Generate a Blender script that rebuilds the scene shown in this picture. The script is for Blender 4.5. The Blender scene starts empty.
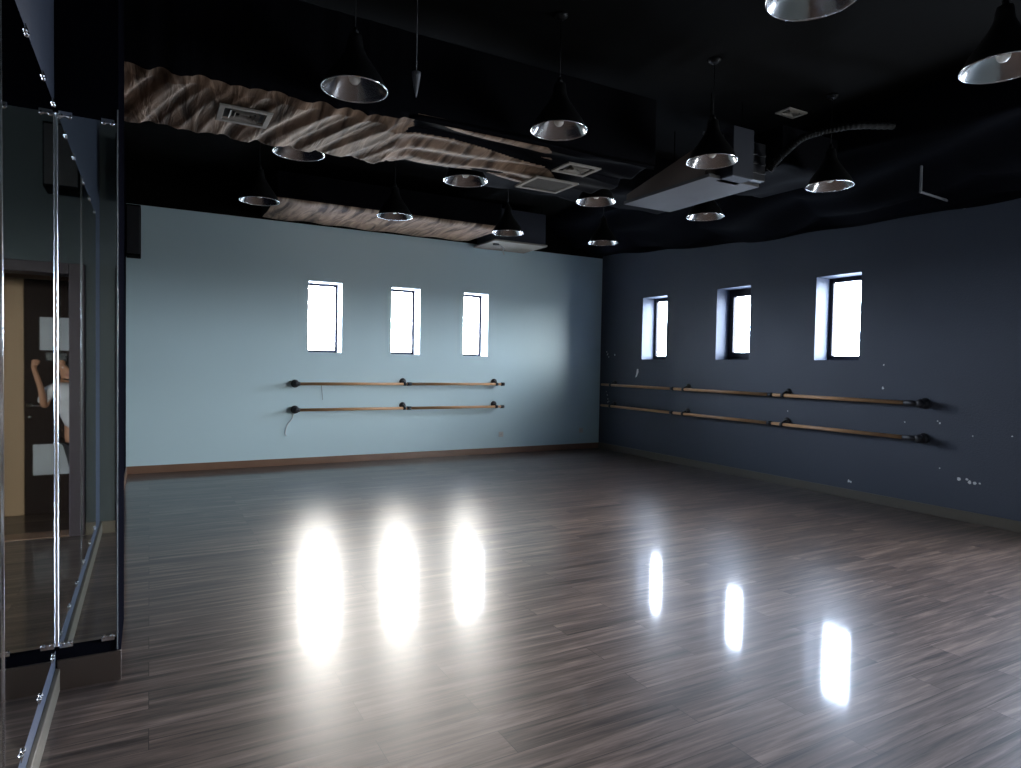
import bpy, bmesh, math, random
from mathutils import Vector, Matrix, noise
random.seed(7)
sc = bpy.context.scene
C = sc.collection
PI = math.pi

# ------------------------------------------------------------------ camera
cam_d = bpy.data.cameras.new('camera'); cam = bpy.data.objects.new('camera', cam_d); C.objects.link(cam)
cam_d.sensor_width = 36.0; cam_d.lens = 653.6*36.0/1021.0; cam_d.clip_start = 0.02; cam_d.clip_end = 200
yaw, pitch, roll = map(math.radians, (28.9414, -1.7448, 1.0667))
fw = Vector((math.sin(yaw)*math.cos(pitch), math.cos(yaw)*math.cos(pitch), math.sin(pitch)))
rt = Vector((math.cos(yaw), -math.sin(yaw), 0)); up = rt.cross(fw)
r2 = rt*math.cos(roll)+up*math.sin(roll); u2 = -rt*math.sin(roll)+up*math.cos(roll)
cam.matrix_world = Matrix(((r2.x, u2.x, -fw.x, 0), (r2.y, u2.y, -fw.y, 0), (r2.z, u2.z, -fw.z, 1.5), (0, 0, 0, 1)))
sc.camera = cam
# ------------------------------------------------------------------ view
sc.view_settings.view_transform = 'Standard'; sc.view_settings.look = 'None'
sc.view_settings.exposure = 0.75; sc.view_settings.gamma = 1.0
try: sc.view_settings.use_curve_mapping = False
except Exception: pass
sc.cycles.max_bounces = 10; sc.cycles.diffuse_bounces = 6; sc.cycles.glossy_bounces = 6
sc.cycles.transmission_bounces = 4; sc.cycles.transparent_max_bounces = 12
sc.cycles.caustics_reflective = True; sc.cycles.blur_glossy = 0.6
sc.cycles.sample_clamp_indirect = 12.0
# ------------------------------------------------------------------ overcast sky: bright low haze, brightest where the sun sits behind cloud
SKY_N, SKY_E, SKY_S = 225.0, 72.0, 52.0
w = bpy.data.worlds.new('sky'); sc.world = w; w.use_nodes = True
nt = w.node_tree; nt.nodes.clear(); N = nt.nodes.new; L = nt.links.new
tc = N('ShaderNodeTexCoord'); dp = N('ShaderNodeVectorMath'); dp.operation = 'DOT_PRODUCT'
sun_dir = Vector((0.14, 0.97, 0.2)).normalized(); dp.inputs[1].default_value = sun_dir
L(tc.outputs['Generated'], dp.inputs[0])
hf = N('ShaderNodeMath'); hf.operation = 'MULTIPLY_ADD'; hf.inputs[1].default_value = .5; hf.inputs[2].default_value = .5
cr = N('ShaderNodeValToRGB'); cr.color_ramp.elements[0].position = 0.25; cr.color_ramp.elements[1].position = 0.985
k = SKY_E/SKY_N; q = SKY_S/SKY_N
cr.color_ramp.elements[0].color = (0.95*q, 0.97*q, 1.02*q, 1); cr.color_ramp.elements[1].color = (1.0, 0.92, 0.88, 1)
e = cr.color_ramp.elements.new(0.5); e.color = (0.80*k, 0.92*k, 1.18*k, 1)
e = cr.color_ramp.elements.new(0.88); e.color = (0.78*k, 0.90*k, 1.18*k, 1)
e = cr.color_ramp.elements.new(0.925); e.color = (0.38, 0.42, 0.52, 1)
e = cr.color_ramp.elements.new(0.96); e.color = (.62, .58, .56, 1)
L(dp.outputs['Value'], hf.inputs[0]); L(hf.outputs[0], cr.inputs[0])
bg = N('ShaderNodeBackground'); bg.inputs[1].default_value = SKY_N
sx = N('ShaderNodeSeparateXYZ'); L(tc.outputs['Generated'], sx.inputs[0])      # dark ground below the horizon
gr = N('ShaderNodeValToRGB'); ge = gr.color_ramp.elements                       # hazy sky, brightest near the horizon
ge[0].position = .0; ge[0].color = (.20, .18, .16, 1); ge[1].position = 1; ge[1].color = (.22, .22, .24, 1)
for p_, v_ in ((.485, .20), (.505, 1.0), (.62, 1.0), (.78, .28)):
    e = ge.new(p_); e.color = (v_, v_, v_, 1)
hz = N('ShaderNodeMath'); hz.operation = 'MULTIPLY_ADD'; hz.inputs[1].default_value = .5; hz.inputs[2].default_value = .5
L(sx.outputs['Z'], hz.inputs[0]); L(hz.outputs[0], gr.inputs[0]); gm = N('ShaderNodeVectorMath'); gm.operation = 'SCALE'; L(cr.outputs[0], gm.inputs[0]); L(gr.outputs[0], gm.inputs['Scale']); L(gm.outputs[0], bg.inputs[0])
wo = N('ShaderNodeOutputWorld'); L(bg.outputs[0], wo.inputs[0])

# room: teal wall y=YT, blue wall x=XR, camera at the origin 1.5 m up
YT, XR, CEIL = 9.65, 7.20, 4.0
XL, XF, YS = -0.36, -0.26, 3.50           # mirror wall plane, wall beyond the pier, pier face
TEAL_W = [(2.00, 2.48), (3.24, 3.70), (4.45, 4.89)]
BLUE_W = [(7.93, 8.51), (6.28, 6.88), (4.69, 5.27)]
GLAZED = (.70, 2.30, .60, 2.70)            # unseen tall glazing in the blue wall, inferred from reflections, added for room light
Z0, Z1, REV = 1.62, 2.64, 0.30

def portal(name, loc, rot, sx, sy):
    l = bpy.data.lights.new(name, 'AREA'); l.shape = 'RECTANGLE'; l.size = sx; l.size_y = sy
    l.cycles.is_portal = True
    o = bpy.data.objects.new(name, l); C.objects.link(o); o.location = loc; o.rotation_euler = rot
for a, b in TEAL_W: portal('window_portal', ((a+b)/2, YT+REV+0.02, (Z0+Z1)/2), (-PI/2, 0, 0), b-a, Z1-Z0)
for a, b in BLUE_W: portal('window_portal', (XR+REV+0.02, (a+b)/2, (Z0+Z1)/2), (0, PI/2, 0), Z1-Z0, b-a)

portal('window_portal', (XR+REV+0.02, (GLAZED[0]+GLAZED[1])/2, (GLAZED[2]+GLAZED[3])/2), (0, PI/2, 0), GLAZED[3]-GLAZED[2], GLAZED[1]-GLAZED[0])

# ------------------------------------------------------------------ materials
def new_mat(name):
    m = bpy.data.materials.new(name); m.use_nodes = True
    return m, m.node_tree, m.node_tree.nodes['Principled BSDF']
def mat(name, col, rough=0.6, metal=0.0, bump=0.0, bscale=60, var=0.0, vscale=3, spec=0.5, coat=0):
    m, t, b = new_mat(name)
    b.inputs['Base Color'].default_value = (*col, 1); b.inputs['Roughness'].default_value = rough
    b.inputs['Metallic'].default_value = metal; b.inputs['Specular IOR Level'].default_value = spec
    b.inputs['Coat Weight'].default_value = coat
    tcn = t.nodes.new('ShaderNodeTexCoord')
    if var:
        n = t.nodes.new('ShaderNodeTexNoise'); n.inputs['Scale'].default_value = vscale; n.inputs['Detail'].default_value = 5
        t.links.new(tcn.outputs['Object'], n.inputs['Vector'])
        mx = t.nodes.new('ShaderNodeMix'); mx.data_type = 'RGBA'
        mx.inputs[6].default_value = (*[c*(1-var) for c in col], 1); mx.inputs[7].default_value = (*[min(1, c*(1+var)) for c in col], 1)
        t.links.new(n.outputs['Fac'], mx.inputs[0]); t.links.new(mx.outputs[2], b.inputs['Base Color'])
    if bump:
        n = t.nodes.new('ShaderNodeTexNoise'); n.inputs['Scale'].default_value = bscale; n.inputs['Detail'].default_value = 4
        t.links.new(tcn.outputs['Object'], n.inputs['Vector'])
        bp = t.nodes.new('ShaderNodeBump'); bp.inputs['Strength'].default_value = bump; bp.inputs['Distance'].default_value = 0.01
        t.links.new(n.outputs['Fac'], bp.inputs['Height']); t.links.new(bp.outputs[0], b.inputs['Normal'])
    return m
def floor_mat():
    m, t, b = new_mat('laminate_planks'); N = t.nodes.new; L = t.links.new
    tcn = N('ShaderNodeTexCoord')
    br = N('ShaderNodeTexBrick'); br.offset = 0.37; br.inputs['Scale'].default_value = 1.0
    br.inputs['Brick Width'].default_value = 1.25; br.inputs['Row Height'].default_value = 0.165
    br.inputs['Mortar Size'].default_value = 0.0016; br.inputs['Mortar Smooth'].default_value = 0.3
    br.inputs['Color1'].default_value = (0, 0, 0, 1); br.inputs['Color2'].default_value = (1, 1, 1, 1); br.inputs['Mortar'].default_value = (.5, .5, .5, 1)
    L(tcn.outputs['Object'], br.inputs['Vector'])
    mp = N('ShaderNodeMapping'); mp.inputs['Scale'].default_value = (0.9, 14, 1); L(tcn.outputs['Object'], mp.inputs['Vector'])
    off = N('ShaderNodeVectorMath'); off.operation = 'MULTIPLY_ADD'; off.inputs[1].default_value = (7, 3, 5)
    L(br.outputs['Color'], off.inputs[0]); L(mp.outputs[0], off.inputs[2])
    n1 = N('ShaderNodeTexNoise'); n1.inputs['Scale'].default_value = 1.6; n1.inputs['Detail'].default_value = 8; n1.inputs['Roughness'].default_value = .65; n1.inputs['Distortion'].default_value = .5
    L(off.outputs[0], n1.inputs['Vector'])
    mp2 = N('ShaderNodeMapping'); mp2.inputs['Scale'].default_value = (2.0, 60, 1); L(tcn.outputs['Object'], mp2.inputs['Vector'])
    n2 = N('ShaderNodeTexNoise'); n2.inputs['Scale'].default_value = 1.5; n2.inputs['Detail'].default_value = 6; L(mp2.outputs[0], n2.inputs['Vector'])
    r1 = N('ShaderNodeValToRGB'); els = r1.color_ramp.elements
    els[0].position = .3; els[0].color = (0.030, 0.023, 0.020, 1); els[1].position = .72; els[1].color = (0.20, 0.145, 0.12, 1)
    e = els.new(.5); e.color = (0.092, 0.066, 0.055, 1)
    a1 = N('ShaderNodeMath'); a1.operation = 'MULTIPLY_ADD'; a1.inputs[1].default_value = .10; L(br.outputs['Color'], a1.inputs[0]); L(n1.outputs['Fac'], a1.inputs[2])
    a2 = N('ShaderNodeMath'); a2.operation = 'SUBTRACT'; a2.inputs[1].default_value = .07; L(a1.outputs[0], a2.inputs[0])
    a3 = N('ShaderNodeMath'); a3.operation = 'MULTIPLY_ADD'; a3.inputs[1].default_value = .22; L(n2.outputs['Fac'], a3.inputs[0]); L(a2.outputs[0], a3.inputs[2])
    a4 = N('ShaderNodeMath'); a4.operation = 'SUBTRACT'; a4.inputs[1].default_value = .11; L(a3.outputs[0], a4.inputs[0])
    L(a4.outputs[0], r1.inputs[0])
    mx = N('ShaderNodeMix'); mx.data_type = 'RGBA'; mx.inputs[7].default_value = (.025, .02, .017, 1)
    L(br.outputs['Fac'], mx.inputs[0]); L(r1.outputs[0], mx.inputs[6]); L(mx.outputs[2], b.inputs['Base Color'])
    rr = N('ShaderNodeMapRange'); rr.inputs[3].default_value = .32; rr.inputs[4].default_value = .42
    L(n1.outputs['Fac'], rr.inputs[0]); L(rr.outputs[0], b.inputs['Roughness'])
    b.inputs['Specular IOR Level'].default_value = .11
    bp = N('ShaderNodeBump'); bp.inputs['Strength'].default_value = .05; bp.inputs['Distance'].default_value = .002
    L(a4.outputs[0], bp.inputs['Height']); L(bp.outputs[0], b.inputs['Normal'])
    tg = N('ShaderNodeTangent'); tg.direction_type = 'UV_MAP'; tg.uv_map = 'UVMap'; L(tg.outputs[0], b.inputs['Tangent'])
    b.inputs['Coat Weight'].default_value = .6; b.inputs['Coat Roughness'].default_value = .075; b.inputs['Coat IOR'].default_value = 1.45
    b.inputs['Anisotropic'].default_value = .4; b.inputs['Anisotropic Rotation'].default_value = .25
    return m
def ceiling_mat():
    m, t, b = new_mat('black_ceiling_boards'); N = t.nodes.new; L = t.links.new
    tcn = N('ShaderNodeTexCoord'); mp = N('ShaderNodeMapping'); mp.inputs['Location'].default_value = (.27, .6, 0); L(tcn.outputs['Object'], mp.inputs[0])
    br = N('ShaderNodeTexBrick'); br.offset = 0; br.inputs['Scale'].default_value = 1; br.inputs['Brick Width'].default_value = 1.2
    br.inputs['Row Height'].default_value = 2.4; br.inputs['Mortar Size'].default_value = .02
    br.inputs['Color1'].default_value = (.001, .0009, .0008, 1); br.inputs['Color2'].default_value = (.0014, .0012, .001, 1); br.inputs['Mortar'].default_value = (.002, .002, .002, 1)
    L(mp.outputs[0], br.inputs['Vector']); L(br.outputs['Color'], b.inputs['Base Color']); b.inputs['Roughness'].default_value = .9; b.inputs['Specular IOR Level'].default_value = .1
    return m
def mirror_mat():
    m, t, b = new_mat('mirror_glass')
    b.inputs['Base Color'].default_value = (.54, .58, .57, 1); b.inputs['Metallic'].default_value = 1; b.inputs['Roughness'].default_value = .015
    return m
def fabric_mat():
    m, t, b = new_mat('brown_duct_wrap'); N = t.nodes.new; L = t.links.new
    tcn = N('ShaderNodeTexCoord'); mp = N('ShaderNodeMapping'); mp.inputs['Rotation'].default_value = (0, 0, -.22); mp.inputs['Scale'].default_value = (9, 1.3, 3)
    L(tcn.outputs['Object'], mp.inputs[0]); n = N('ShaderNodeTexNoise'); n.inputs['Scale'].default_value = 1.2; n.inputs['Detail'].default_value = 6; n.inputs['Distortion'].default_value = .8
    L(mp.outputs[0], n.inputs['Vector']); r = N('ShaderNodeValToRGB'); e = r.color_ramp.elements
    e[0].position = .34; e[0].color = (.075, .048, .033, 1); e[1].position = .68; e[1].color = (.46, .31, .21, 1)  # pale and dark streaks paint sheen and fold shade into the brown
    L(n.outputs['Fac'], r.inputs[0]); L(r.outputs[0], b.inputs['Base Color']); b.inputs['Roughness'].default_value = .6; b.inputs['Specular IOR Level'].default_value = .12
    bp = N('ShaderNodeBump'); bp.inputs['Strength'].default_value = .8; bp.inputs['Distance'].default_value = .03
    L(n.outputs['Fac'], bp.inputs['Height']); L(bp.outputs[0], b.inputs['Normal'])
    return m
def pane_mat():
    m = bpy.data.materials.new('window_glass'); m.use_nodes = True; t = m.node_tree; t.nodes.clear()
    o = t.nodes.new('ShaderNodeOutputMaterial'); tr = t.nodes.new('ShaderNodeBsdfTransparent'); gl = t.nodes.new('ShaderNodeBsdfGlossy'); gl.inputs['Roughness'].default_value = .02
    mx = t.nodes.new('ShaderNodeMixShader')
    tr.inputs[0].default_value = (.96, .98, .97, 1)
    mx.inputs[0].default_value = .06; t.links.new(tr.outputs[0], mx.inputs[1]); t.links.new(gl.outputs[0], mx.inputs[2]); t.links.new(mx.outputs[0], o.inputs[0])
    return m
M = dict(
    floor=floor_mat(), ceiling=ceiling_mat(), mirror=mirror_mat(), pane=pane_mat(),
    teal=mat('teal_paint', (0.58, 0.745, 0.79), .5, bump=.06, bscale=90, var=.035, vscale=1.1),
    blue=mat('slate_blue_paint', (0.040, 0.048, 0.070), .6, bump=.25, bscale=55, var=.05, vscale=1.5),
    navy=mat('dark_navy_paint', (0.0035, 0.0035, 0.0055), 1.0, bump=.05, spec=.0),
    navy2=mat('navy_plinth_paint', (0.03, 0.045, 0.12), .4),
    reveal=mat('white_reveal_plaster', (0.80, 0.82, 0.85), .6, bump=.08, bscale=50),
    reveal_blue=mat('pale_blue_reveal_paint', (.075, .095, .145), .6, bump=.08, bscale=50, spec=.2),
    black=mat('matt_black_paint', (0.003, 0.003, 0.0027), .9, spec=.05),
    grey_wall=mat('grey_green_paint', (.060, .072, .076), .7, var=.04, spec=.2),
    base_brown=mat('brown_wood_skirting', (0.20, 0.11, 0.07), .35, var=.2, vscale=4),
    base_beige=mat('beige_skirting', (0.09, 0.075, 0.055), .5, var=.08),
    base_dark=mat('dark_brown_skirting', (0.045, 0.03, 0.022), .4),
    frame=mat('dark_grey_window_frame', (0.012, 0.013, 0.022), .5, spec=.15),
    chrome=mat('polished_chrome', (.85, .85, .87), .18, 1),
    alu=mat('brushed_aluminium_trim', (.92, .93, .95), .15, 1),
    wood=mat('varnished_beech', (0.52, 0.28, 0.13), .4, var=.15, vscale=9),
    bracket=mat('black_powder_coat', (.018, .018, .022), .45),
    shade=mat('black_enamel', (.008, .008, .008), .5, spec=.2),
    reflector=mat('silvered_reflector', (.46, .45, .44), .20, .95, bump=.22, bscale=16),
    bulb=mat('frosted_bulb_glass', (.85, .80, .72), .25),
    fabric=fabric_mat(),
    cloth=mat('black_drape_cloth', (0.003, 0.003, 0.0045), .8, bump=.2, bscale=30, spec=.05),
    swag=mat('blue_black_swag_cloth', (0.0022, 0.0026, 0.0045), .85, bump=.2, bscale=20, spec=.04),
    grille=mat('pale_grey_grille', (0.30, 0.27, 0.23), .6, var=.06),
    grille_in=mat('dusty_grille_mesh', (0.15, 0.14, 0.125), .8, var=.2, vscale=30),
    cavity=mat('dark_cavity', (.015, .015, .015), .8),
    ac=mat('galvanised_steel_casing', (0.022, 0.025, 0.036), .6, .1, bump=.08, bscale=10, var=.15),
    tray=mat('pale_steel_tray', (.075, .07, .068), .6, .0, var=.2, vscale=4),
    insul=mat('brown_insulation_board', (0.11, 0.075, 0.055), .7, var=.15),
    whiteplastic=mat('off_white_plastic', (.62, .62, .60), .4),
    cable=mat('white_cable_sheath', (.62, .63, .62), .5),
    hose=mat('black_corrugated_hose', (.002, .002, .002), .6, spec=.2),
    steel=mat('grey_steel_tube', (.22, .22, .23), .5, .3),
    chip=mat('bare_plaster', (.62, .63, .64), .8),
    paper=mat('white_paper', (.72, .76, .84), .7),
    door=mat('dark_brown_veneer', (.012, .005, .0035), .7, var=.3, vscale=6, spec=.2),
    door_frame=mat('mauve_brown_door_frame', (.045, .034, .040), .5, spec=.2),
    tan=mat('tan_paint', (.30, .19, .105), .6, var=.05),
    skin=mat('skin', (.46, .24, .15), .5), hair=mat('dark_hair', (.02, .014, .01), .5),
    shirt=mat('pale_shirt_cloth', (.60, .60, .64), .8), trousers=mat('dark_trouser_cloth', (.02, .02, .025), .8),
    phone=mat('black_phone_glass', (.02, .02, .022), .15), shoe=mat('black_shoe', (.02, .02, .02), .5),
    eye=mat('eye_white', (.8, .8, .8), .3), lip=mat('lip', (.40, .15, .12), .5),
)
# ------------------------------------------------------------------ helpers
def obj(name, bm, m, parent=None, smooth=False):
    me = bpy.data.meshes.new(name); bm.normal_update(); bm.to_mesh(me); bm.free()
    for x in (m if isinstance(m, (list, tuple)) else [m]): me.materials.append(M[x])
    if smooth:
        for p in me.polygons: p.use_smooth = True
    o = bpy.data.objects.new(name, me); C.objects.link(o)
    if parent is not None: o.parent = parent
    return o
def tag(o, label=None, cat=None, group=None, kind=None):
    if label: o['label'] = label
    if cat: o['category'] = cat
    if group: o['group'] = group
    if kind: o['kind'] = kind
    return o
def thing(name, label, cat, loc=(0, 0, 0), rotz=0, group=None):
    o = bpy.data.objects.new(name, None); C.objects.link(o); o.location = loc; o.rotation_euler = (0, 0, rotz)
    o.empty_display_size = .1
    return tag(o, label, cat, group)
def struct(name, bm, m, label=None, parent=None, smooth=False):
    o = obj(name, bm, m, parent, smooth)
    if parent is None: o['kind'] = 'structure'; o['category'] = name.split('_')[0]
    if label: o['label'] = label
    return o
def box(bm, x0, x1, y0, y1, z0, z1, bev=0, mi=0):
    g = bmesh.ops.create_cube(bm, size=1)['verts']
    for v in g: v.co = Vector((x0+(v.co.x+.5)*(x1-x0), y0+(v.co.y+.5)*(y1-y0), z0+(v.co.z+.5)*(z1-z0)))
    fs = {f for v in g for f in v.link_faces}
    for f in fs: f.material_index = mi
    if bev: bmesh.ops.bevel(bm, geom=list({e for v in g for e in v.link_edges}), offset=bev, segments=2, affect='EDGES', profile=.5)
    return bm
def B(): return bmesh.new()
def bx(*a, **k): return box(B(), *a, **k)
def lathe(bm, prof, seg=32, cap=False, origin=(0, 0, 0), axis=(0, 0, 1)):
    q = Vector((0, 0, 1)).rotation_difference(Vector(axis)); o = Vector(origin); rings = []
    for r, z in prof:
        rings.append([bm.verts.new(o+q@Vector((r*math.cos(2*PI*i/seg), r*math.sin(2*PI*i/seg), z))) for i in range(seg)])
    for a, b in zip(rings, rings[1:]):
        for i in range(seg):
            j = (i+1) % seg; bm.faces.new((a[i], a[j], b[j], b[i]))
    if cap: bm.faces.new(rings[0][::-1]); bm.faces.new(rings[-1])
    return bm
def cyl(bm, a, b, r, seg=16, r2=None):
    a, b = Vector(a), Vector(b)
    return lathe(bm, [(r, 0), (r if r2 is None else r2, (b-a).length)], seg, True, a, b-a)
def tube(bm, pts, r, seg=10, rad=None):
    pts = [Vector(p) for p in pts]; rings = []; n0 = None
    for i, p in enumerate(pts):
        d = (pts[min(i+1, len(pts)-1)]-pts[max(i-1, 0)]).normalized()
        if n0 is None: n0 = d.orthogonal().normalized()
        n0 = (n0-d*n0.dot(d)).normalized(); b = d.cross(n0); rr = rad[i] if rad else r
        rings.append([bm.verts.new(p+(n0*math.cos(2*PI*j/seg)+b*math.sin(2*PI*j/seg))*rr) for j in range(seg)])
    for A, Bb in zip(rings, rings[1:]):
        for i in range(seg): bm.faces.new((A[i], A[(i+1) % seg], Bb[(i+1) % seg], Bb[i]))
    bm.faces.new(rings[0][::-1]); bm.faces.new(rings[-1])
    return bm
def spline(pts, n=8):
    P = [Vector(p) for p in pts]; P = [P[0]*2-P[1]]+P+[P[-1]*2-P[-2]]; out = []
    for i in range(1, len(P)-2):
        for k in range(n):
            t = k/n; a, b, c, d = P[i-1:i+3]
            out.append(.5*((2*b)+(c-a)*t+(2*a-5*b+4*c-d)*t*t+(3*b-a-3*c+d)*t**3))
    out.append(P[-2]); return out
def quad(bm, pts, mi=0):
    f = bm.faces.new([bm.verts.new(Vector(p)) for p in pts]); f.material_index = mi; return f
def copy_tree(o, parent=None, loc=None):
    c = o.copy(); C.objects.link(c); c.parent = parent
    if loc is not None: c.location = loc
    for ch in list(o.children): copy_tree(ch, c)
    return c

# wall with rectangular openings: inner face at depth 0, outer at depth t; slot 0 wall, 1 reveal, 2 upper band above zb
def holed_wall(f, u0, u1, z0, z1, holes, t, zb=None):
    bm = B()
    us = sorted({u0, u1, *[h[0] for h in holes], *[h[1] for h in holes]})
    zs = sorted({z0, z1, *[h[2] for h in holes], *[h[3] for h in holes], *([zb] if zb else [])})
    for a, b in zip(us, us[1:]):
        for c, d in zip(zs, zs[1:]):
            if any(h[0] <= a and b <= h[1] and h[2] <= c and d <= h[3] for h in holes): continue
            mi = 2 if zb and c >= zb else 0
            quad(bm, [f(a, 0, c), f(b, 0, c), f(b, 0, d), f(a, 0, d)], mi)
            quad(bm, [f(a, t, c), f(a, t, d), f(b, t, d), f(b, t, c)], mi)
    for a, b, c, d in holes:
        for p, q in (((a, c), (b, c)), ((b, c), (b, d)), ((b, d), (a, d)), ((a, d), (a, c))):
            quad(bm, [f(p[0], 0, p[1]), f(p[0], t, p[1]), f(q[0], t, q[1]), f(q[0], 0, q[1])], 1)
    for p, q in (((u0, z0), (u1, z0)), ((u1, z0), (u1, z1)), ((u1, z1), (u0, z1)), ((u0, z1), (u0, z0))):
        quad(bm, [f(p[0], 0, p[1]), f(q[0], 0, q[1]), f(q[0], t, q[1]), f(p[0], t, p[1])], 0)
    return bm

# ------------------------------------------------------------------ the room
fb_ = bx(-1.6, 7.6, -.7, 10.0, -.1, 0); uvl = fb_.loops.layers.uv.new('UVMap')
for f_ in fb_.faces:
    for l_ in f_.loops: l_[uvl].uv = (l_.vert.co.x*.1, l_.vert.co.y*.1)
struct('floor', fb_, 'floor', 'dark grey-brown glossy laminate floor in long planks')
struct('ceiling', bx(-1.6, 7.6, -.7, 10.0, CEIL, CEIL+.1), 'ceiling', 'black ceiling boards above the ducts')
struct('wall_teal', holed_wall(lambda u, d, z: (u, YT+d, z), -.9, XR+REV, 0, CEIL, [(a, b, Z0, Z1) for a, b in TEAL_W], REV, 3.44), ['teal', 'reveal', 'black'], 'pale teal wall with three small deep windows')
struct('wall_blue', holed_wall(lambda u, d, z: (XR+d, u, z), .30, YT, 0, CEIL, [(a, b, Z0, Z1) for a, b in BLUE_W]+[GLAZED], REV), ['blue', 'reveal_blue', 'blue'], 'dark slate blue wall with small deep windows')
bm = B()
for x0, y0, z0, s in [(0, 9.464, 1.75, .018), (0, 9.44, 1.70, .016), (0, 9.43, 1.72, .012), (0, 9.40, 1.66, .014), (0, 9.231, 1.695, .022), (0, 9.42, .98, .014), (0, 9.40, .91, .016), (0, 9.37, .87, .013), (0, 9.40, .853, .013), (0, 9.45, 1.04, .012),
                      (0, 4.39, 1.568, .010), (0, 4.392, 1.31, .017), (0, 4.135, .95, .008), (0, 3.796, .989, .008), (0, 3.776, .97, .012), (0, 3.573, .418, .022), (0, 3.498, .425, .016), (0, 3.471, .404, .02), (0, 3.426, .402, .018), (0, 3.38, .403, .012),
                      (0, 4.759, .20, .02), (0, 4.73, .195, .014), (0, 5.626, .962, .009), (0, 3.46, .868, .009), (0, 3.758, .502, .008), (0, 3.12, .9, .008)]:
    n = random.randint(5, 7); ph = random.random()*6
    p = [(XR-.0015, y0+s*random.uniform(.6, 1.2)*math.cos(ph+2*PI*i/n), z0+s*random.uniform(.6, 1.2)*math.sin(ph+2*PI*i/n)) for i in range(n)]
    f = quad(bm, p)
pts = [(XR-.0015, 8.62, 1.46), (XR-.0015, 8.585, 1.455), (XR-.0015, 8.58, 1.40), (XR-.0015, 8.62, 1.33), (XR-.0015, 8.66, 1.31), (XR-.0015, 8.64, 1.37)]
quad(bm, pts)
o = struct('paint_chips', bm, 'chip', 'pale bare-plaster chips and scuffs in the blue paint', parent=bpy.data.objects['wall_blue']); o['kind'] = 'stuff'
# left side: mirror wall, pier, wall beyond
struct('wall_left', bx(-.55, XL-.006, .5, YS+.05, 0, CEIL), 'blue', 'slate blue wall carrying the mirror panels')
struct('wall_pier', bx(-.55, -.125, YS+.006, 4.3, 0, CEIL), 'navy', 'narrow dark navy pier at the end of the mirror wall')
struct('wall_left_far', bx(-.55, XF, 4.3, YT, 0, CEIL), 'navy', 'dark navy side wall beyond the pier')
struct('wall_end', bx(-.9, -.55, 4.2, YT+REV, 0, CEIL), 'black')
# back of the room with the double doorway the picture is taken from
bm = holed_wall(lambda u, d, z: (u, .50-d, z), -.55, XR, 0, CEIL, [(-.25, 1.52, 0, 2.26)], .20)
struct('wall_back', bm, ['grey_wall', 'grey_wall'], 'grey-green wall round the double doorway')
struct('trim_5', bx(-.25, 1.52, .29, .51, .001, .008, .001), 'base_brown', 'brown threshold strip of the doorway')
bm = B(); box(bm, -.25, -.14, .27, .53, 0, 2.26, .006); box(bm, 1.41, 1.52, .27, .53, 0, 2.26, .006); box(bm, -.14, 1.41, .27, .53, 2.17, 2.26, .006)
struct('trim_1', bm, 'door_frame', 'mauve-brown frame of the double doorway')
struct('wall_corridor_left', bx(-1.6, -1.5, -.62, .5, 0, CEIL), 'tan'); struct('wall_corridor_side', bx(-1.5, -.55, .30, .50, 0, CEIL), 'tan')
bm = B(); box(bm, -1.5, -.52, -.62, -.52, 0, CEIL); box(bm, .44, 2.1, -.62, -.52, 0, CEIL); box(bm, -.52, .44, -.62, -.52, 2.28, CEIL)
struct('wall_corridor_back', bm, 'tan', 'tan corridor wall behind the doorway')
struct('wall_corridor_right', bx(2.0, 2.1, -.52, .30, 0, CEIL), 'tan')
struct('baseboard_corridor', bx(.5, 2.0, -.52, -.505, 0, .10), 'base_dark')
struct('baseboard_back', bx(XL, -.252, .50, .514, 0, .10), 'base_beige', 'beige skirting on the back wall')
struct('baseboard_teal', bx(XF, XR, YT-.016, YT, 0, .098, .003), 'base_brown', 'brown wooden skirting along the teal wall')
struct('baseboard_blue', bx(XR-.016, XR, .50, YT-.016, 0, .105, .003), 'base_beige', 'beige skirting along the blue wall')
struct('baseboard_left_far', bx(XF, XF+.014, 4.3, YT-.016, 0, .098), 'base_brown')
struct('baseboard_left', bx(XL-.006, XL+.012, .514, YS, 0, .10, .003), 'base_beige', 'beige skirting under the mirror wall')
struct('baseboard_pier', bx(XL, -.112, YS-.012, YS+.006, 0, .135, .003), 'base_dark', 'dark brown skirting round the pier')

# closed door with two paper sheets in the corridor behind the camera
d = thing('door_1', 'dark brown corridor door', 'door', (0, -.52, 0)); d['kind'] = 'structure'
bm = B(); box(bm, -.46, .30, -.045, 0, .0, 2.21, .003); obj('door_leaf', bm, 'door', d)
bm = B(); box(bm, -.52, -.46, -.06, .02, 0, 2.28, .004); box(bm, -.46, .44, -.06, .02, 2.21, 2.28, .004); obj('door_frame', bm, 'base_brown', d)
obj('side_panel', bx(.30, .44, -.06, .015, 0, 2.21, .004), 'tan', d)
h = B(); lathe(h, [(.026, 0), (.026, .012)], 20, True, (.26, 0, 1.03), (0, 1, 0)); cyl(h, (.26, .01, 1.03), (.26, .05, 1.03), .009); tube(h, [(.26, .05, 1.03), (.24, .055, 1.03), (.16, .055, 1.028)], .009)
lathe(h, [(.02, 0), (.02, .012)], 20, True, (.26, 0, .92), (0, 1, 0)); obj('door_handle', h, 'chrome', d, True)
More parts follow.
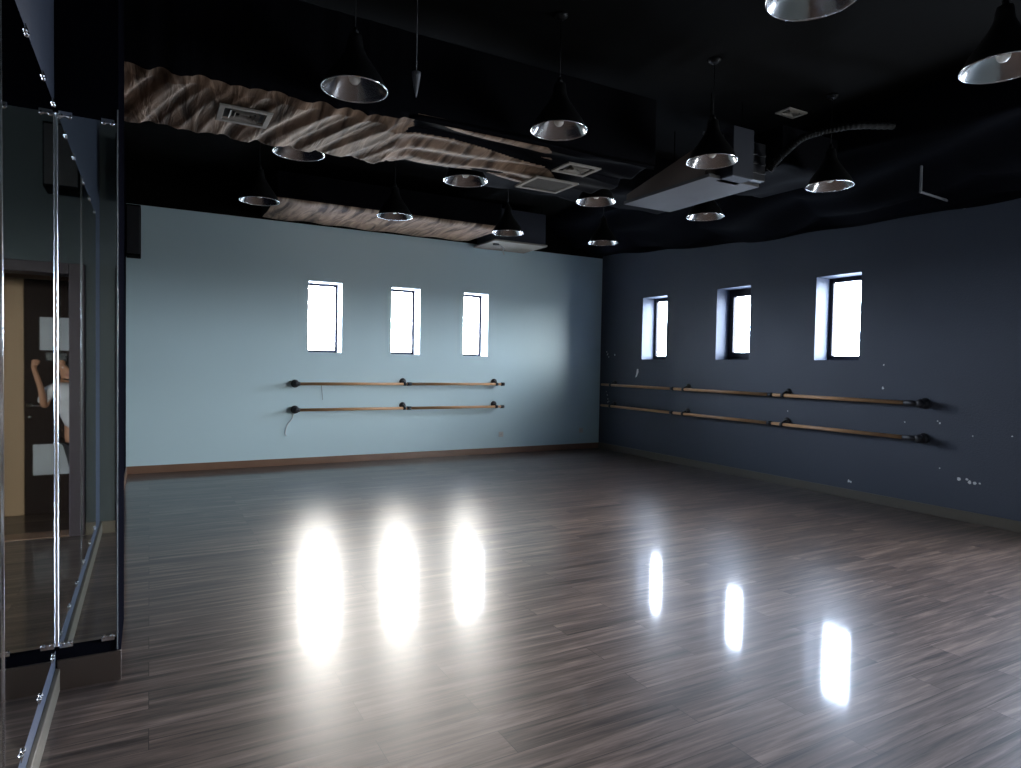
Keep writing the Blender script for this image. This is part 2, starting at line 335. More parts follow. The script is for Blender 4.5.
for lab, a, b, c, e in [('white paper sheet taped at head height on the brown door', -.09, .18, 1.55, 1.86), ('white paper sheet taped low on the brown door', -.17, .235, .37, .66)]:
    bm = B(); n = 6
    g = [[bm.verts.new((a+(b-a)*i/n, -.516+.003*math.sin(i*1.3+j), c+(e-c)*j/n)) for i in range(n+1)] for j in range(n+1)]
    for j in range(n):
        for i in range(n): bm.faces.new((g[j][i], g[j][i+1], g[j+1][i+1], g[j+1][i]))
    bmesh.ops.solidify(bm, geom=bm.faces[:], thickness=.0012)
    tag(obj('paper_sheet', bm, 'paper'), lab, 'paper')

# ------------------------------------------------------------------ mirrors
def mirror(name, f, u0, u1, z0, z1, label, clips, tclips=None):
    """f(u, d, z) maps panel coordinates; d>0 stands off the wall"""
    t = thing(name, label, 'mirror', f((u0+u1)/2, 0, 0), group=None)
    o0 = Vector(t.location)
    def bb(bm, a, b, d0, d1, c, e, bev=0):
        p, q = Vector(f(a, d0, c))-o0, Vector(f(b, d1, e))-o0
        return box(bm, min(p.x, q.x), max(p.x, q.x), min(p.y, q.y), max(p.y, q.y), c, e, bev)
    obj('glass', bb(B(), u0+.002, u1-.002, .000, .006, z0, z1, .0008), 'mirror', t)
    for z, s in ((z0, -1), (z1, 1)):
        for u in (clips if s < 0 or not tclips else tclips):
            bm = B(); nrm = (Vector(f(0, 1, 0))-Vector(f(0, 0, 0)))
            for du in (-.016, .016):
                c = Vector(f(u+du, .0, z-s*.008))-o0; c.z = z-s*.008
                lathe(bm, [(.009, 0), (.009, .009), (.006, .013), (.001, .014)], 12, True, c, nrm)
            bb(bm, u-.026, u+.026, .0, .009, z-.012 if s < 0 else z-.010, z+.010 if s < 0 else z+.012, .002)
            obj('clip', bm, 'chrome', t)
    return t
fl = lambda u, d, z: (XL+d-.006, u, z)
mirror('wall_mirror', fl, 2.28, YS, .20, 2.58, 'tall wall mirror panel nearest the pier on the left wall', [2.58, 2.98, 3.36], [2.72, 3.12, 3.42])
mirror('wall_mirror', fl, 1.06, 2.28, .20, 2.58, 'tall wall mirror panel at the left edge of the photo', [1.20, 1.67, 2.14])
fp = lambda u, d, z: (u, YS+.006-d, z)
mirror('wall_mirror', fp, XL+.006, -.130, .20, 2.56, 'narrow tall mirror on the face of the pier', [-.325, -.165])
# bright corner bead between the two mirrors, edge trim of the pier, seam strip
bm = B(); n = 10
for z0, z1 in ((.20, 2.56),):
    pr = [(XL, YS)]+[(XL+.010*math.cos(a), YS-.010*math.sin(a)) for a in [PI/2*i/n for i in range(n+1)]]
    lo = [bm.verts.new((x, y, z0)) for x, y in pr]; hi = [bm.verts.new((x, y, z1)) for x, y in pr]
    for i in range(len(pr)):
        j = (i+1) % len(pr); bm.faces.new((lo[i], lo[j], hi[j], hi[i]))
    bm.faces.new(lo[::-1]); bm.faces.new(hi)
struct('trim_2', bm, 'alu', 'bright metal bead in the corner between the mirrors', smooth=False)
bm = B(); box(bm, -.130, -.1255, YS-.001, YS+.006, .14, 2.62)
struct('trim_3', bm, 'steel', 'thin metal edge strip on the pier corner')
struct('trim_4', bx(XL-.002, XL+.004, 2.277, 2.283, .20, 2.58, .001), 'alu', 'thin metal strip over the joint of two mirror panels')

# ------------------------------------------------------------------ windows
def window(n, f, u0, u1, fr=.045, extra=None):
    """f(u, d, z): d into the wall"""
    bm = B()
    def bb(a, b, d0, d1, c, e, bmm):
        p, q = Vector(f(a, d0, c)), Vector(f(b, d1, e))
        box(bmm, min(p.x, q.x), max(p.x, q.x), min(p.y, q.y), max(p.y, q.y), c, e, .003)
    D0, D1 = REV-.05, REV-.002
    bb(u0, u0+fr, D0, D1, Z0, Z1, bm); bb(u1-fr, u1, D0, D1, Z0, Z1, bm); bb(u0+fr, u1-fr, D0, D1, Z0, Z0+fr, bm); bb(u0+fr, u1-fr, D0, D1, Z1-fr, Z1, bm)
    o = struct('window_%d' % n, bm, 'frame', 'small upright window with a dark frame set deep in the wall')
    if extra:
        b2 = B(); g = fr*.9; s = extra
        bb(u0+fr, u0+fr+g, D0-.03, D1-.02, Z0+fr, Z1-fr, b2); bb(u1-fr-g, u1-fr, D0-.03, D1-.02, Z0+fr, Z1-fr, b2)
        bb(u0+fr+g, u1-fr-g, D0-.03, D1-.02, Z0+fr, Z0+fr+g, b2); bb(u0+fr+g, u1-fr-g, D0-.03, D1-.02, Z1-fr-g, Z1-fr, b2)
        obj('window_sash', b2, 'frame', o)
    b3 = B(); bb(u0+fr, u1-fr, D1-.02, D1-.015, Z0+fr, Z1-fr, b3); obj('window_glass', b3, 'pane', o)
ft = lambda u, d, z: (u, YT+d, z)
fb = lambda u, d, z: (XR+d, u, z)
for i, (a, b) in enumerate(TEAL_W): window(i+1, ft, a, b, .038)
for i, (a, b) in enumerate(BLUE_W): window(i+4, fb, a, b, .058, extra=(i == 1))
def glazing(n, f, g, d0, d1, parts):
    bm = B(); u0, u1, z0, z1 = g; fr = .06
    def bb(a, b, c, e, bmm, dd0=d0, dd1=d1):
        p, q = Vector(f(a, dd0, c)), Vector(f(b, dd1, e)); box(bmm, min(p.x, q.x), max(p.x, q.x), min(p.y, q.y), max(p.y, q.y), c, e)
    us = [u0+(u1-u0)*i/parts for i in range(parts+1)]
    for u in us: a = max(u0, u-fr/2); bb(a, min(u1, u+fr/2), z0, z1, bm)
    bb(u0, u1, z0, z0+fr, bm); bb(u0, u1, z1-fr, z1, bm)
    o = struct('window_%d' % n, bm, 'frame', 'unseen tall glazed opening with a dark frame, added for room light')
    b3 = B(); bb(u0, u1, z0, z1, b3, (d0+d1)/2, (d0+d1)/2+.004); obj('window_glass', b3, 'pane', o)
glazing(7, fb, GLAZED, REV-.06, REV-.01, 2)

# ------------------------------------------------------------------ ballet barres
def barre(wall, a, b, z, brs, label, group, splices, startcap=False):
    """wall 't' runs along x, 'b' along y"""
    S = .10
    if wall == 't': P = lambda u, d, zz: Vector((u, YT-d, zz)); nr = Vector((0, -1, 0))
    else: P = lambda u, d, zz: Vector((XR-d, u, zz)); nr = Vector((-1, 0, 0))
    base = P((a+b)/2, 0, z); t = thing('ballet_barre', label, 'barre', base, group=group); t.location = base
    Q = lambda u, d, zz: P(u, d, zz)-base
    ks = [a]+splices+[b]
    for s0, s1 in zip(ks, ks[1:]): obj('rail', cyl(B(), Q(s0+.001, S, z), Q(s1-.001, S, z), .021, 20), 'wood', t, True)
    for u in brs:
        bm = B()
        lathe(bm, [(.052, 0), (.052, .010), (.044, .020), (.022, .026)], 24, True, Q(u, 0, z+.036), nr)
        cyl(bm, Q(u, .02, z+.045), Q(u, .075, z+.03), .013)
        tube(bm, [Q(u, .07, z+.036), Q(u, .098, z+.012), Q(u, S, z-.018)], .013)
        cyl(bm, Q(u-.022, S, z), Q(u+.022, S, z), .026, 20)
        obj('bracket', bm, 'bracket', t, True)
    for s in splices: obj('joint_sleeve', cyl(B(), Q(s-.035, S, z), Q(s+.035, S, z), .027, 20), 'bracket', t, True)
    return t, Q
def end_cap(t, Q, u0, u1, z, flange):
    bm = B(); S = .10; cyl(bm, Q(u0, S, z), Q(u1, S, z), .028, 20)
    if flange: 
        n = Q(0, 1, 0)-Q(0, 0, 0)
        cyl(bm, Q(u1, .0, z), Q(u1, S+.02, z), .018, 16); lathe(bm, [(.058, 0), (.058, .012), (.05, .03), (.03, .05)], 24, True, Q(u1, 0, z), n)
        lathe(bm, [(.03, 0), (.043, .012), (.046, .03), (.038, .05), (.012, .058)], 20, True, Q(u1, S-.03, z), n)
    obj('end_cap', bm, 'bracket', t, True)
for z, nm in ((1.165, 'upper'), (.793, 'lower')):
    t, Q = barre('t', 1.84, 5.12, z, [3.43, 5.02], '%s wooden ballet barre on the teal wall under the windows' % nm, 'ballet barres on the teal wall', [3.50])
    end_cap(t, Q, 1.87, 1.82, z, True); end_cap(t, Q, 5.10, 5.16, z, False)
    t, Q = barre('b', 4.06, 9.46, z, [9.20, 7.41, 5.63], '%s wooden ballet barre on the dark blue wall' % nm, 'ballet barres on the blue wall', [5.82, 7.65])
    end_cap(t, Q, 4.09, 3.93, z, True)

# sockets and the loose cable on the teal wall
def socket(x, z, label):
    t = thing('wall_socket', label, 'socket', (x, YT, z))
    obj('plate', bx(-.042, .042, -.010, 0, -.042, .042, .003), 'whiteplastic', t)
    bm = B(); lathe(bm, [(.021, 0), (.021, .004), (.018, .004), (.018, .001)], 20, False, (0, -.010, 0), (0, -1, 0)); obj('socket_ring', bm, 'whiteplastic', t)
    bm = B()
    for s in (-1, 1): cyl(bm, (s*.010, -.0095, 0), (s*.010, -.0125, 0), .003, 8)
    obj('contact_hole', bm, 'cavity', t)
socket(5.17, .32, 'white wall socket below the right end of the teal wall barres')
socket(6.80, .335, 'white wall socket near the corner on the teal wall')
tag(obj('loose_cable', tube(B(), spline([(1.80, YT-.012, .74), (1.78, YT-.018, .66), (1.72, YT-.02, .58), (1.69, YT-.012, .47), (1.71, YT-.012, .42)]), .006), 'cable', None, True), 'loose white cable hanging under the left end of the lower barre', 'cable')
tag(obj('hanging_wire', tube(B(), spline([(2.19, YT-.01, 1.14), (2.20, YT-.012, 1.05), (2.21, YT-.012, .93)]), .003, 6), 'steel', None, True), 'thin dark wire hanging between the two teal wall barres', 'wire')

# ------------------------------------------------------------------ pendant lamps (one built, then copied)
LAMP_Z = 3.18
def make_lamp():
    t = thing('pendant_lamp', '', 'lamp', (0, 0, LAMP_Z))
    bm = B(); lathe(bm, [(.202, -.004), (.204, .002), (.196, .012), (.165, .075), (.115, .145), (.075, .205), (.052, .255), (.046, .30), (.040, .33), (.012, .345)], 48)
    obj('lamp_shade', bm, 'shade', t, True)
    bm = B(); lathe(bm, [(.198, .000), (.190, .010), (.168, .045), (.135, .088), (.098, .125), (.060, .150), (.025, .160), (.001, .160)], 48)
    for f in bm.faces: f.normal_flip()
    obj('reflector', bm, 'reflector', t, True)
    bm = B(); R0, r = .200, .0045
    ring = [(R0+r*math.cos(a), r*math.sin(a)) for a in [2*PI*i/8 for i in range(9)]]; lathe(bm, ring, 48); obj('rim', bm, 'chrome', t, True)
    bm = B(); lathe(bm, [(.001, .030), (.018, .034), (.032, .050), (.036, .070), (.030, .095), (.018, .120), (.015, .155)], 24); obj('bulb', bm, 'bulb', t, True)
    bm = B(); cyl(bm, (0, 0, .34), (0, 0, .375), .022, 16, .012); cyl(bm, (0, 0, .375), (0, 0, CEIL-LAMP_Z-.02), .004, 8); obj('cord', bm, 'shade', t, True)
    bm = B(); lathe(bm, [(.05, 0), (.05, -.012), (.03, -.03), (.006, -.034)], 20, True, (0, 0, CEIL-LAMP_Z)); obj('ceiling_rose', bm, 'shade', t, True)
    return t
LAMPS = [(1.11, 4.07, 'silver-lined pendant lamp hanging in front of the pleated duct wrap, largest at upper left'),
         (1.06, 5.54, 'silver-lined pendant lamp just below the far edge of the pleated duct wrap'),
         (1.02, 7.42, 'leftmost pendant lamp hanging in front of the top of the teal wall'),
         (2.48, 7.32, 'pendant lamp hanging in front of the brown duct over the teal wall windows'),
         (2.55, 5.54, 'pendant lamp beside the left corner of the square return grille'),
         (2.57, 4.00, 'pendant lamp in front of the rolled duct wrap, above the two grilles'),
         (4.02, 7.42, 'pendant lamp hanging in front of the steel box over the teal wall'),
         (4.01, 5.51, 'pendant lamp beside the far left tip of the hanging air unit'),
         (5.43, 7.28, 'smallest pendant lamp, hanging near the corner of the teal and blue walls'),
         (4.01, 3.93, 'pendant lamp hanging in front of the near end of the air unit'),
         (5.42, 5.39, 'pendant lamp half hidden behind the air unit bottom'),
         (5.44, 3.88, 'pendant lamp under the black hose, right of the air unit'),
         (2.62, 1.98, 'pendant lamp cut off by the top edge of the photo'),
         (4.11, 1.90, 'large pendant lamp cut off by the right edge of the photo')]
lp = make_lamp(); random.seed(3)
for i, (x, y, lab) in enumerate(LAMPS):
    o = lp if i == 0 else copy_tree(lp)
    o.location = (x, y, LAMP_Z); o['label'] = lab; o['group'] = 'silver-lined pendant lamps'; o.rotation_euler = (0, 0, random.random()*6)

# ------------------------------------------------------------------ wrapped ducts
def nz(x, y, z=0): return noise.noise(Vector((x, y, z)))
def wrapped_duct(name, x0, x1, y0, y1, zb, zt, label, disp, nx=150, m='fabric', nyb=34, xm=3.0, dark=None):
    """soft wrapped duct: near side, bottom and far side as one wrinkled sheet"""
    bm = B(); hs = zt-zb; per = 2*hs+(y1-y0); ns = nyb+16; rows = []
    for j in range(ns+1):
        if j <= 8: s = j/8*hs
        elif j >= ns-8: s = hs+(y1-y0)+(j-(ns-8))/8*hs
        else: s = hs+(j-8)/(ns-16)*(y1-y0)
        row = []
        for i in range(nx+1):
            x = x0+(x1-x0)*i/nx
            if s <= hs: p = Vector((x, y0, zt-s)); n = Vector((0, -1, 0))
            elif s <= hs+(y1-y0): p = Vector((x, y0+s-hs, zb)); n = Vector((0, 0, -1))
            else: p = Vector((x, y1, zb+(s-hs-(y1-y0)))); n = Vector((0, 1, 0))
            e = min(abs(s-hs), abs(s-hs-(y1-y0)))
            if e < .08: q = (1-e/.08)*.05; p.z += q*.6; 
            row.append(bm.verts.new(p+n*disp(p.x, p.y, p.z)*(1 if n.z < 0 else .25)))
        rows.append(row)
    for a, b in zip(rows, rows[1:]):
        for i in range(nx): bm.faces.new((a[i], a[i+1], b[i+1], b[i]))
    bm.faces.new([r[0] for r in rows]); bm.faces.new([r[-1] for r in rows][::-1]); 
    bm.faces.new([bm.verts.new((x0, y0, zt)), bm.verts.new((x0, y1, zt)), bm.verts.new((x1, y1, zt)), bm.verts.new((x1, y0, zt))])
    for f in bm.faces:
        c = f.calc_center_median(); f.normal_update()
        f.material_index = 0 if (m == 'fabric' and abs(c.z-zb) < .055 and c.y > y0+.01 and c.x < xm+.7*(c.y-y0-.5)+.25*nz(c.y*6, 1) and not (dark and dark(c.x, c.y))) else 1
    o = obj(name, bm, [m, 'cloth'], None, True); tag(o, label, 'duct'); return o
def ridge(v, p=1.6): return 1-abs(math.sin(v))**p
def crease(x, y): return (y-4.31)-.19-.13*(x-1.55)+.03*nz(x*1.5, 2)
def disp_main(x, y, z):
    u = x+.30*(y-4.3)+.03*nz(x*1.5, y*1.2)
    k = max(0, min(1, (1.75-x+.25*(y-4.8))/.22))                       # pleats on the left part
    pl = .036*ridge(u*12+2.2*nz(u*1.7, y*.25))*(.7+.6*nz(u*3, y*.4, 3))+.012*ridge(u*27+3*nz(u*2.2, y*.5), .8)+.03*nz(x*.8, y*.5)
    v = (y-4.31)
    c = crease(x, y)
    roll = (-.03*math.cos(max(-1, c*6)) if c < 0 else .05*math.sin(min(1, c*30)*PI/2)-.03-.03*min(1, c*2))+.012*math.sin(v*21+x*2+2*nz(x*.8, y*2))+.035*nz(x*1.8, y*3.2, 2)-.03
    return k*pl+(1-k)*roll
md = wrapped_duct('wrapped_duct', XF+.02, 3.75, 4.31, 5.31, 3.14, 3.75, 'large brown-black cloth-wrapped duct with pleats running parallel to the teal wall', disp_main, 330, nyb=210, dark=lambda x, y: x > 1.55+.25*nz(y*9, 2) and -.010-.03*min(1, (x-1.5)) < crease(x, y) < .02)  # crease band is painted shade: brown wrap switched to black cloth there
def disp_wall(x, y, z): return .02*ridge(x*5+.8*y+nz(x, y))+.012*nz(x*3, y*3)
wrapped_duct('wrapped_duct', 1.35, 4.45, 8.40, 9.62, 3.45, 3.80, 'brown cloth-wrapped duct along the top of the teal wall above the windows', disp_wall, 120, xm=9)
for x0, x1, y in [(2.9, 5.85, 6.05)]:
    wrapped_duct('wrapped_duct', x0, x1, y, y+.7, 3.52, CEIL-.005, 'black cloth-wrapped duct in shadow between the two lamp rows', disp_wall, 60, 'cloth')
wrapped_duct('wrapped_duct', 5.10, 5.9, 4.14, 5.12, 3.38, 3.75, 'black cloth-wrapped duct running from the air unit to the blue wall', disp_wall, 100, 'cloth')

# swagged black cloth along the top of the blue wall and round the corner
bm = B(); nx, ny = 170, 26; rows = []
for j in range(ny+1):
    s = j/ny; row = []
    for i in range(nx+1):
        y = 1.0+(YT-.02-1.0)*i/nx
        zb = 3.15+.06*max(0, (y-3.2)/3)+(.21*max(0, (y-6.1)/3.5)) if y > 3.2 else 3.15
        zb += .012*math.sin(y*5)
        swag = abs(math.sin(y*1.9+.4*nz(y, 0)))
        x = XR-.004-1.25*s-.02; z = zb+.46*s**1.3-.11*math.sin(PI*min(1, s*1.15))*swag+.030*math.sin(s*19+y*2.1+2.2*nz(y*.9, s*2))*min(1, s*5)+.03*nz(y*1.4, s*5, 4)*min(1, s*4)
        row.append(bm.verts.new((x, y, z)))
    rows.append(row)
top = [bm.verts.new((XR-1.3, v.co.y, CEIL-.01)) for v in rows[-1]]; rows.append(top)
for a, b in zip(rows, rows[1:]):
    for i in range(nx): bm.faces.new((a[i], a[i+1], b[i+1], b[i]))
tag(obj('ceiling_drape', bm, 'swag', None, True), 'swagged black cloth gathered along the top of the blue wall', 'drape')
# grilles
def grille(x0, x1, y0, y1, z, kind, label):
    cx, cy = (x0+x1)/2, (y0+y1)/2; a, b = (x1-x0)/2, (y1-y0)/2
    t = thing('air_grille', label, 'grille', (cx, cy, z)); f = .035; bm = B()
    box(bm, -a, a, -b, -b+f, -.014, 0, .003); box(bm, -a, a, b-f, b, -.014, 0, .003); box(bm, -a, -a+f, -b+f, b-f, -.014, 0, .003); box(bm, a-f, a, -b+f, b-f, -.014, 0, .003)
    obj('frame', bm, 'grille', t)
    if kind == 'mesh':
        bm = B(); box(bm, -a+f, a-f, -b+f, b-f, -.004, .002)
        n = 22
        for i in range(n):
            v = -a+f+(2*a-2*f)*(i+.5)/n; box(bm, v-.003, v+.003, -b+f, b-f, -.008, -.004)
        obj('mesh_panel', bm, 'grille_in', t)
    else:
        obj('back_plate', bx(-a+f, a-f, -b+f, b-f, .010, .014), 'cavity', t); bm = B()
        for q in (.72, .48, .26):
            aa, bb_ = (a-f)*q, (b-f)*q; r = []
            for s, zz in ((1.0, -.012), (.80, .006)):
                r.append([bm.verts.new((sx*aa*s, sy*bb_*s, zz)) for sx, sy in ((-1, -1), (1, -1), (1, 1), (-1, 1))])
            for i in range(4): bm.faces.new((r[0][i], r[0][(i+1) % 4], r[1][(i+1) % 4], r[1][i]))
        obj('diffuser_cone', bm, 'grille', t)
grille(.38, .70, 4.50, 4.80, 3.095, 'cone', 'pale square air diffuser set in the pleated duct wrap at upper left')
grille(2.88, 3.32, 4.82, 5.20, 3.11, 'mesh', 'square mesh return grille, larger and nearer the teal wall of the two in mid duct')
grille(2.90, 3.22, 4.36, 4.62, 3.11, 'cone', 'pale air diffuser with a dark centre beside the mesh grille')
grille(5.33, 5.59, 4.25, 4.42, 3.998, 'cone', 'small dim air diffuser on the ceiling above the black hose')

# hanging air unit beside the main duct
t = thing('air_handling_unit', 'long galvanised air unit hanging beside the end of the wrapped duct', 'air unit', (4.66, 4.90, 3.20))
def wedge(bm, x0, x1, y0, y1, zb, zn, zf):
    v = [bm.verts.new(p) for p in [(x0, y0, zb), (x1, y0, zb), (x1, y1, zb), (x0, y1, zb), (x0, y0, zn), (x1, y0, zn), (x1, y1, zf), (x0, y1, zf)]]
    for f in ((3, 2, 1, 0), (4, 5, 6, 7), (0, 1, 5, 4), (1, 2, 6, 5), (2, 3, 7, 6), (3, 0, 4, 7)): bm.faces.new([v[i] for i in f])
    return bm
obj('drip_tray', wedge(B(), -.30, .34, -.60, .60, 0, .03, .03), 'tray', t)
obj('plenum', wedge(B(), -.28, .28, -.53, .58, .032, .34, .10), 'insul', t)
obj('fan_casing', bx(-.16, .10, -.74, -.53, .0, .44, .006), 'ac', t)
bm = B(); box(bm, .105, .30, -.70, -.53, .02, .36, .005)
for z in (.08, .16, .24): box(bm, .12, .29, -.715, -.70, z, z+.02, .003)
obj('coil_box', bm, 'bracket', t)
for x, y in ((-.2, -.5), (.2, -.5), (-.2, .4), (.2, .4)): obj('hanger_rod', cyl(B(), (x, y, .05), (x, y, .79), .005, 8), 'black', t)
bm = B()
for i in range(5): cyl(bm, (-.36+.05*i, -.62, .36), (-.36+.05*i, -.62, .39), .009, 8)
cyl(bm, (-.40, -.62, .36), (-.12, -.62, .36), .014, 10); obj('pipe_stub', bm, 'steel', t)
# ribbed hose
path = spline([(4.93, 4.13, 3.30), (4.96, 4.08, 3.38), (5.00, 4.00, 3.46), (5.08, 3.90, 3.56), (5.25, 3.80, 3.62), (5.45, 3.66, 3.66), (5.84, 3.55, 3.70)], 26)
hose = tube(B(), path, .03, 12, [.034 if (i//2) % 2 else .029 for i in range(len(path))])
tag(obj('ribbed_hose', hose, 'hose', None, False), 'black ribbed hose arching from the air unit towards the blue wall', 'hose')
# drop rod and arm
bm = B(); cyl(bm, (6.31, 3.556, 3.18), (6.31, 3.556, CEIL), .011, 10); cyl(bm, (6.30, 3.556, 3.18), (7.19, 3.62, 3.18), .011, 10)
lathe(bm, [(.03, 0), (.03, .01)], 16, True, (7.2, 3.62, 3.18), (-1, 0, 0))
tag(obj('support_rod', bm, 'steel'), 'thin grey L-shaped steel rod from the ceiling to the blue wall', 'rod')
# steel box over the teal wall
t = thing('fan_coil_unit', 'grey steel fan coil box hanging over the top of the teal wall', 'air unit', (5.06, 9.25, 3.40))
obj('casing', bx(-.45, .45, -.35, .30, 0, .48, .006), 'ac', t)
obj('drip_tray', bx(-.47, .47, -.38, .38, -.03, -.002, .004), 'grille', t)
bm = B(); tube(bm, spline([(-.22, -.10, -.04), (-.20, -.16, -.10), (-.23, -.19, -.14), (-.21, -.2, -.20)]), .008); obj('drain_pipe', bm, 'cable', t, True)
bm = B(); cyl(bm, (-.33, -.15, -.05), (-.33, -.15, -.03), .05, 16); obj('pump_cap', bm, 'bracket', t)
for x in (-.4, .4):
    for y in (-.3, .25): obj('hanger_rod', cyl(B(), (x, y, .47), (x, y, .60), .005, 8), 'black', t)
# speakers
t = thing('wall_speaker', 'black box speaker in the top left corner of the teal wall', 'speaker', (-.175, 9.47, 2.75))
obj('cabinet', bx(-.08, .08, -.16, .14, 0, .62, .008), 'black', t); obj('speaker_grille', bx(-.07, .07, -.172, -.16, .02, .60, .004), 'bracket', t)
obj('wall_bracket', bx(-.02, .02, .14, .18, .2, .4), 'bracket', t)
t = thing('wall_speaker', 'black box speaker over the doorway, seen only in the mirrors', 'speaker', (-.12, .52, 2.80))
obj('cabinet', bx(-.12, .12, .02, .30, 0, .50, .008), 'black', t); obj('speaker_grille', bx(-.11, .11, .30, .312, .02, .48, .004), 'bracket', t)
obj('wall_bracket', bx(-.02, .02, -.02, .02, .2, .3), 'bracket', t)
# small ceiling bits
bm = B(); lathe(bm, [(.055, 0), (.055, -.015), (.045, -.035), (.02, -.042), (.001, -.042)], 24, False, (2.62, 4.36-.9, CEIL))
tag(obj('smoke_detector', bm, 'steel', None, True), 'small round smoke detector on the black ceiling near the top edge', 'detector')
bm = B(); lathe(bm, [(.030, 0), (.028, -.02), (.012, -.12), (.004, -.16)], 12, True, (1.53, 4.12, 3.40)); cyl(bm, (1.53, 4.12, 3.40), (1.53, 4.12, CEIL), .003, 6)
tag(obj('hanging_cone', bm, 'steel', None, True), 'small pointed cone hanging on a wire, right of the largest left lamp', 'fitting')

# ------------------------------------------------------------------ photographer, seen only as a slice in the corner of the mirrors
def skin_body(name, verts, edges, m, parent, lvl=2):
    me = bpy.data.meshes.new(name); me.from_pydata([v[:3] for v in verts], edges, []); me.materials.append(M[m])
    o = bpy.data.objects.new(name, me); C.objects.link(o)
    if parent is not None: o.parent = parent
    md_ = o.modifiers.new('skin', 'SKIN'); md_.use_smooth_shade = True
    for i, v in enumerate(verts):
        r = v[3]; me.skin_vertices[0].data[i].radius = (r, r) if not isinstance(r, tuple) else r
    me.skin_vertices[0].data[0].use_root = True
    s = o.modifiers.new('sub', 'SUBSURF'); s.levels = lvl; s.render_levels = lvl
    return o
# verts: pelvis root; standing, leaning towards the lens, both hands raised to the phone
PX = -.155
body_v = [(PX, -.26, .78, (.14, .10)), (PX+.03, -.26, .95, (.12, .09)), (PX+.06, -.25, 1.12, (.14, .095)), (PX+.08, -.25, 1.20, (.09, .07)), (PX+.09, -.24, 1.255, .045), (PX+.09, -.23, 1.30, .045),
          (PX+.09, -.225, 1.355, (.066, .078)), (PX+.09, -.23, 1.42, (.070, .084)), (PX+.09, -.235, 1.455, (.045, .055)),
          (PX-.08, -.25, 1.16, .048), (PX-.16, -.22, .96, .038), (PX-.10, -.10, 1.12, .030), (PX+.08, -.045, 1.38, .020), (PX+.115, -.040, 1.43, (.030, .014)),
          (PX+.24, -.25, 1.17, .048), (PX+.27, -.23, 1.03, .034), (PX+.28, -.13, 1.20, .026), (PX+.325, -.060, 1.39, .020), (PX+.315, -.045, 1.44, (.030, .014)),
          (PX-.08, -.26, .72, .085), (PX-.09, -.24, .42, .058), (PX-.10, -.27, .09, .035), (PX-.10, -.16, .035, (.035, .022)),
          (PX+.05, -.26, .72, .085), (PX+.00, -.24, .42, .058), (PX-.01, -.27, .09, .035), (PX-.00, -.16, .035, (.035, .022))]
body_e = [(0, 1), (1, 2), (2, 3), (3, 4), (4, 5), (5, 6), (6, 7), (7, 8), (3, 9), (9, 10), (10, 11), (11, 12), (12, 13), (3, 14), (14, 15), (15, 16), (16, 17), (17, 18),
          (0, 19), (19, 20), (20, 21), (21, 22), (0, 23), (23, 24), (24, 25), (25, 26)]
person = skin_body('person', body_v, body_e, 'skin', None)
tag(person, 'person in a pale shirt holding a phone up, seen in the mirror corner', 'person')
# fingers: each its own chain rooted in the palm, curled round the phone edge
def fingers(hx, s):
    for k in range(4):
        z0 = 1.452-.015*k*.9; ln = (.9, 1.05, 1.0, .8)[k]
        vs = [(hx+s*.012, -.046, z0-.004, .0085), (hx-s*.006, -.026+.003*k*.2, z0+.002, .0082), (hx-s*.028*ln, -.024, z0+.004, .0075), (hx-s*.046*ln, -.030, z0+.003, .0062)]
        skin_body('finger', vs, [(0, 1), (1, 2), (2, 3)], 'skin', person, 1)
    vs = [(hx+s*.010, -.050, 1.415, .011), (hx-s*.012, -.062, 1.425, .0105), (hx-s*.032, -.060, 1.440, .009), (hx-s*.046, -.056, 1.452, .0075)]
    skin_body('thumb', vs, [(0, 1), (1, 2), (2, 3)], 'skin', person, 1)
fingers(PX+.115-.01, -1); fingers(PX+.315+.01, 1)
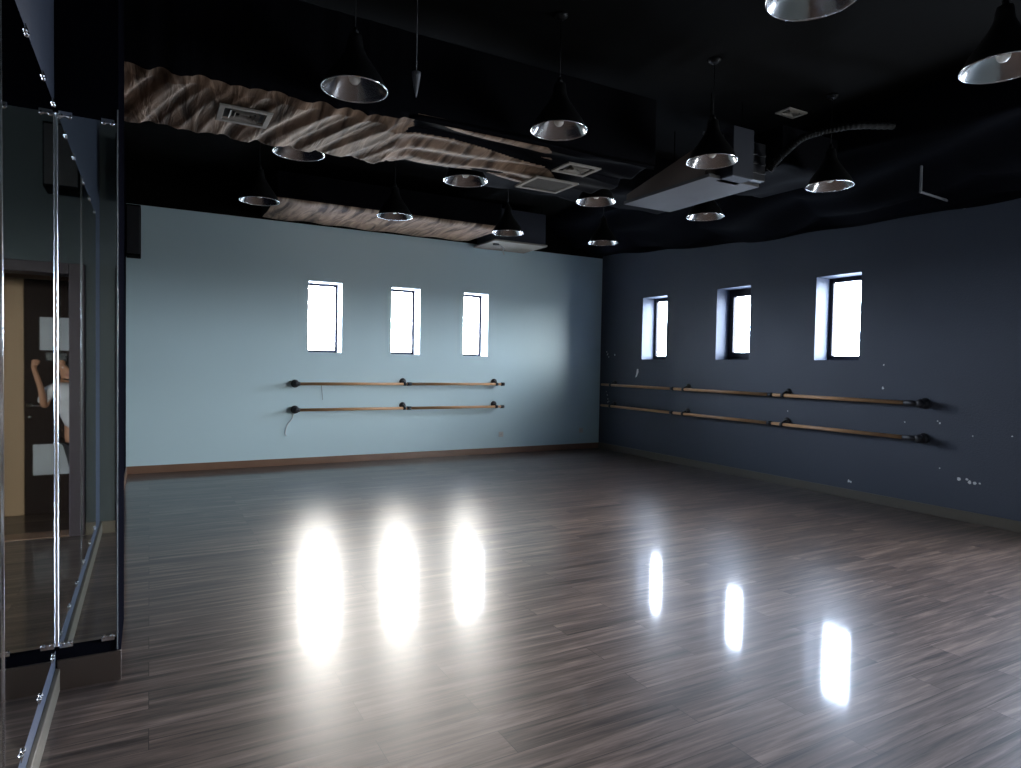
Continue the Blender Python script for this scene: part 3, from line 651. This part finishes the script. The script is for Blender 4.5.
# clothes
shirt_v = [(PX-.005, -.26, .80, (.165, .125)), (PX+.03, -.26, .95, (.150, .112)), (PX+.06, -.25, 1.12, (.160, .110)), (PX+.08, -.25, 1.205, (.105, .085)),
           (PX-.08, -.25, 1.165, .062), (PX-.14, -.235, 1.02, .055), (PX+.24, -.25, 1.175, .062), (PX+.29, -.245, 1.05, .052)]
skin_body('shirt', shirt_v, [(0, 1), (1, 2), (2, 3), (3, 4), (4, 5), (3, 6), (6, 7)], 'shirt', person)
tr_v = [(PX, -.26, .80, (.155, .115)), (PX-.08, -.26, .70, .098), (PX-.09, -.24, .42, .075), (PX-.10, -.27, .10, .062), (PX+.05, -.26, .70, .098), (PX+.0, -.24, .42, .075), (PX-.0, -.27, .10, .062)]
skin_body('trousers', tr_v, [(0, 1), (1, 2), (2, 3), (0, 4), (4, 5), (5, 6)], 'trousers', person)
def ell(bm, c, r, seg=20):
    g = bmesh.ops.create_uvsphere(bm, u_segments=seg, v_segments=seg//2, radius=1)['verts']
    for v in g: v.co = Vector((c[0]+v.co.x*r[0], c[1]+v.co.y*r[1], c[2]+v.co.z*r[2]))
    return bm
hx = PX+.09
bm = B(); ell(bm, (hx, -.247, 1.42), (.082, .092, .078)); ell(bm, (hx, -.275, 1.36), (.078, .062, .09)); obj('hair', bm, 'hair', person, True)
for s_ in (-1, 1): obj('eye', ell(B(), (hx+s_*.028, -.158, 1.395), (.012, .008, .008), 12), 'eye', person, True)
bm = B(); ell(bm, (hx, -.145, 1.365), (.012, .018, .022), 12); obj('nose', bm, 'skin', person, True)
bm = B(); ell(bm, (hx, -.150, 1.325), (.022, .008, .007), 12); obj('mouth', bm, 'lip', person, True)
for s_ in (-1, 1): obj('ear', ell(B(), (hx+s_*.074, -.225, 1.38), (.010, .018, .03), 12), 'skin', person, True)
for s in (0, 1):
    bm = B(); x = PX-.10+.095*s; box(bm, x-.042, x+.042, -.31, -.06, .0, .075, .025); obj('shoe', bm, 'shoe', person, True)
t = thing('phone', 'dark phone held sideways in both hands', 'phone', (0, -.035, 1.455))
obj('phone_body', bx(-.078, .078, -.005, .004, -.004, .072, .004), 'phone', t)
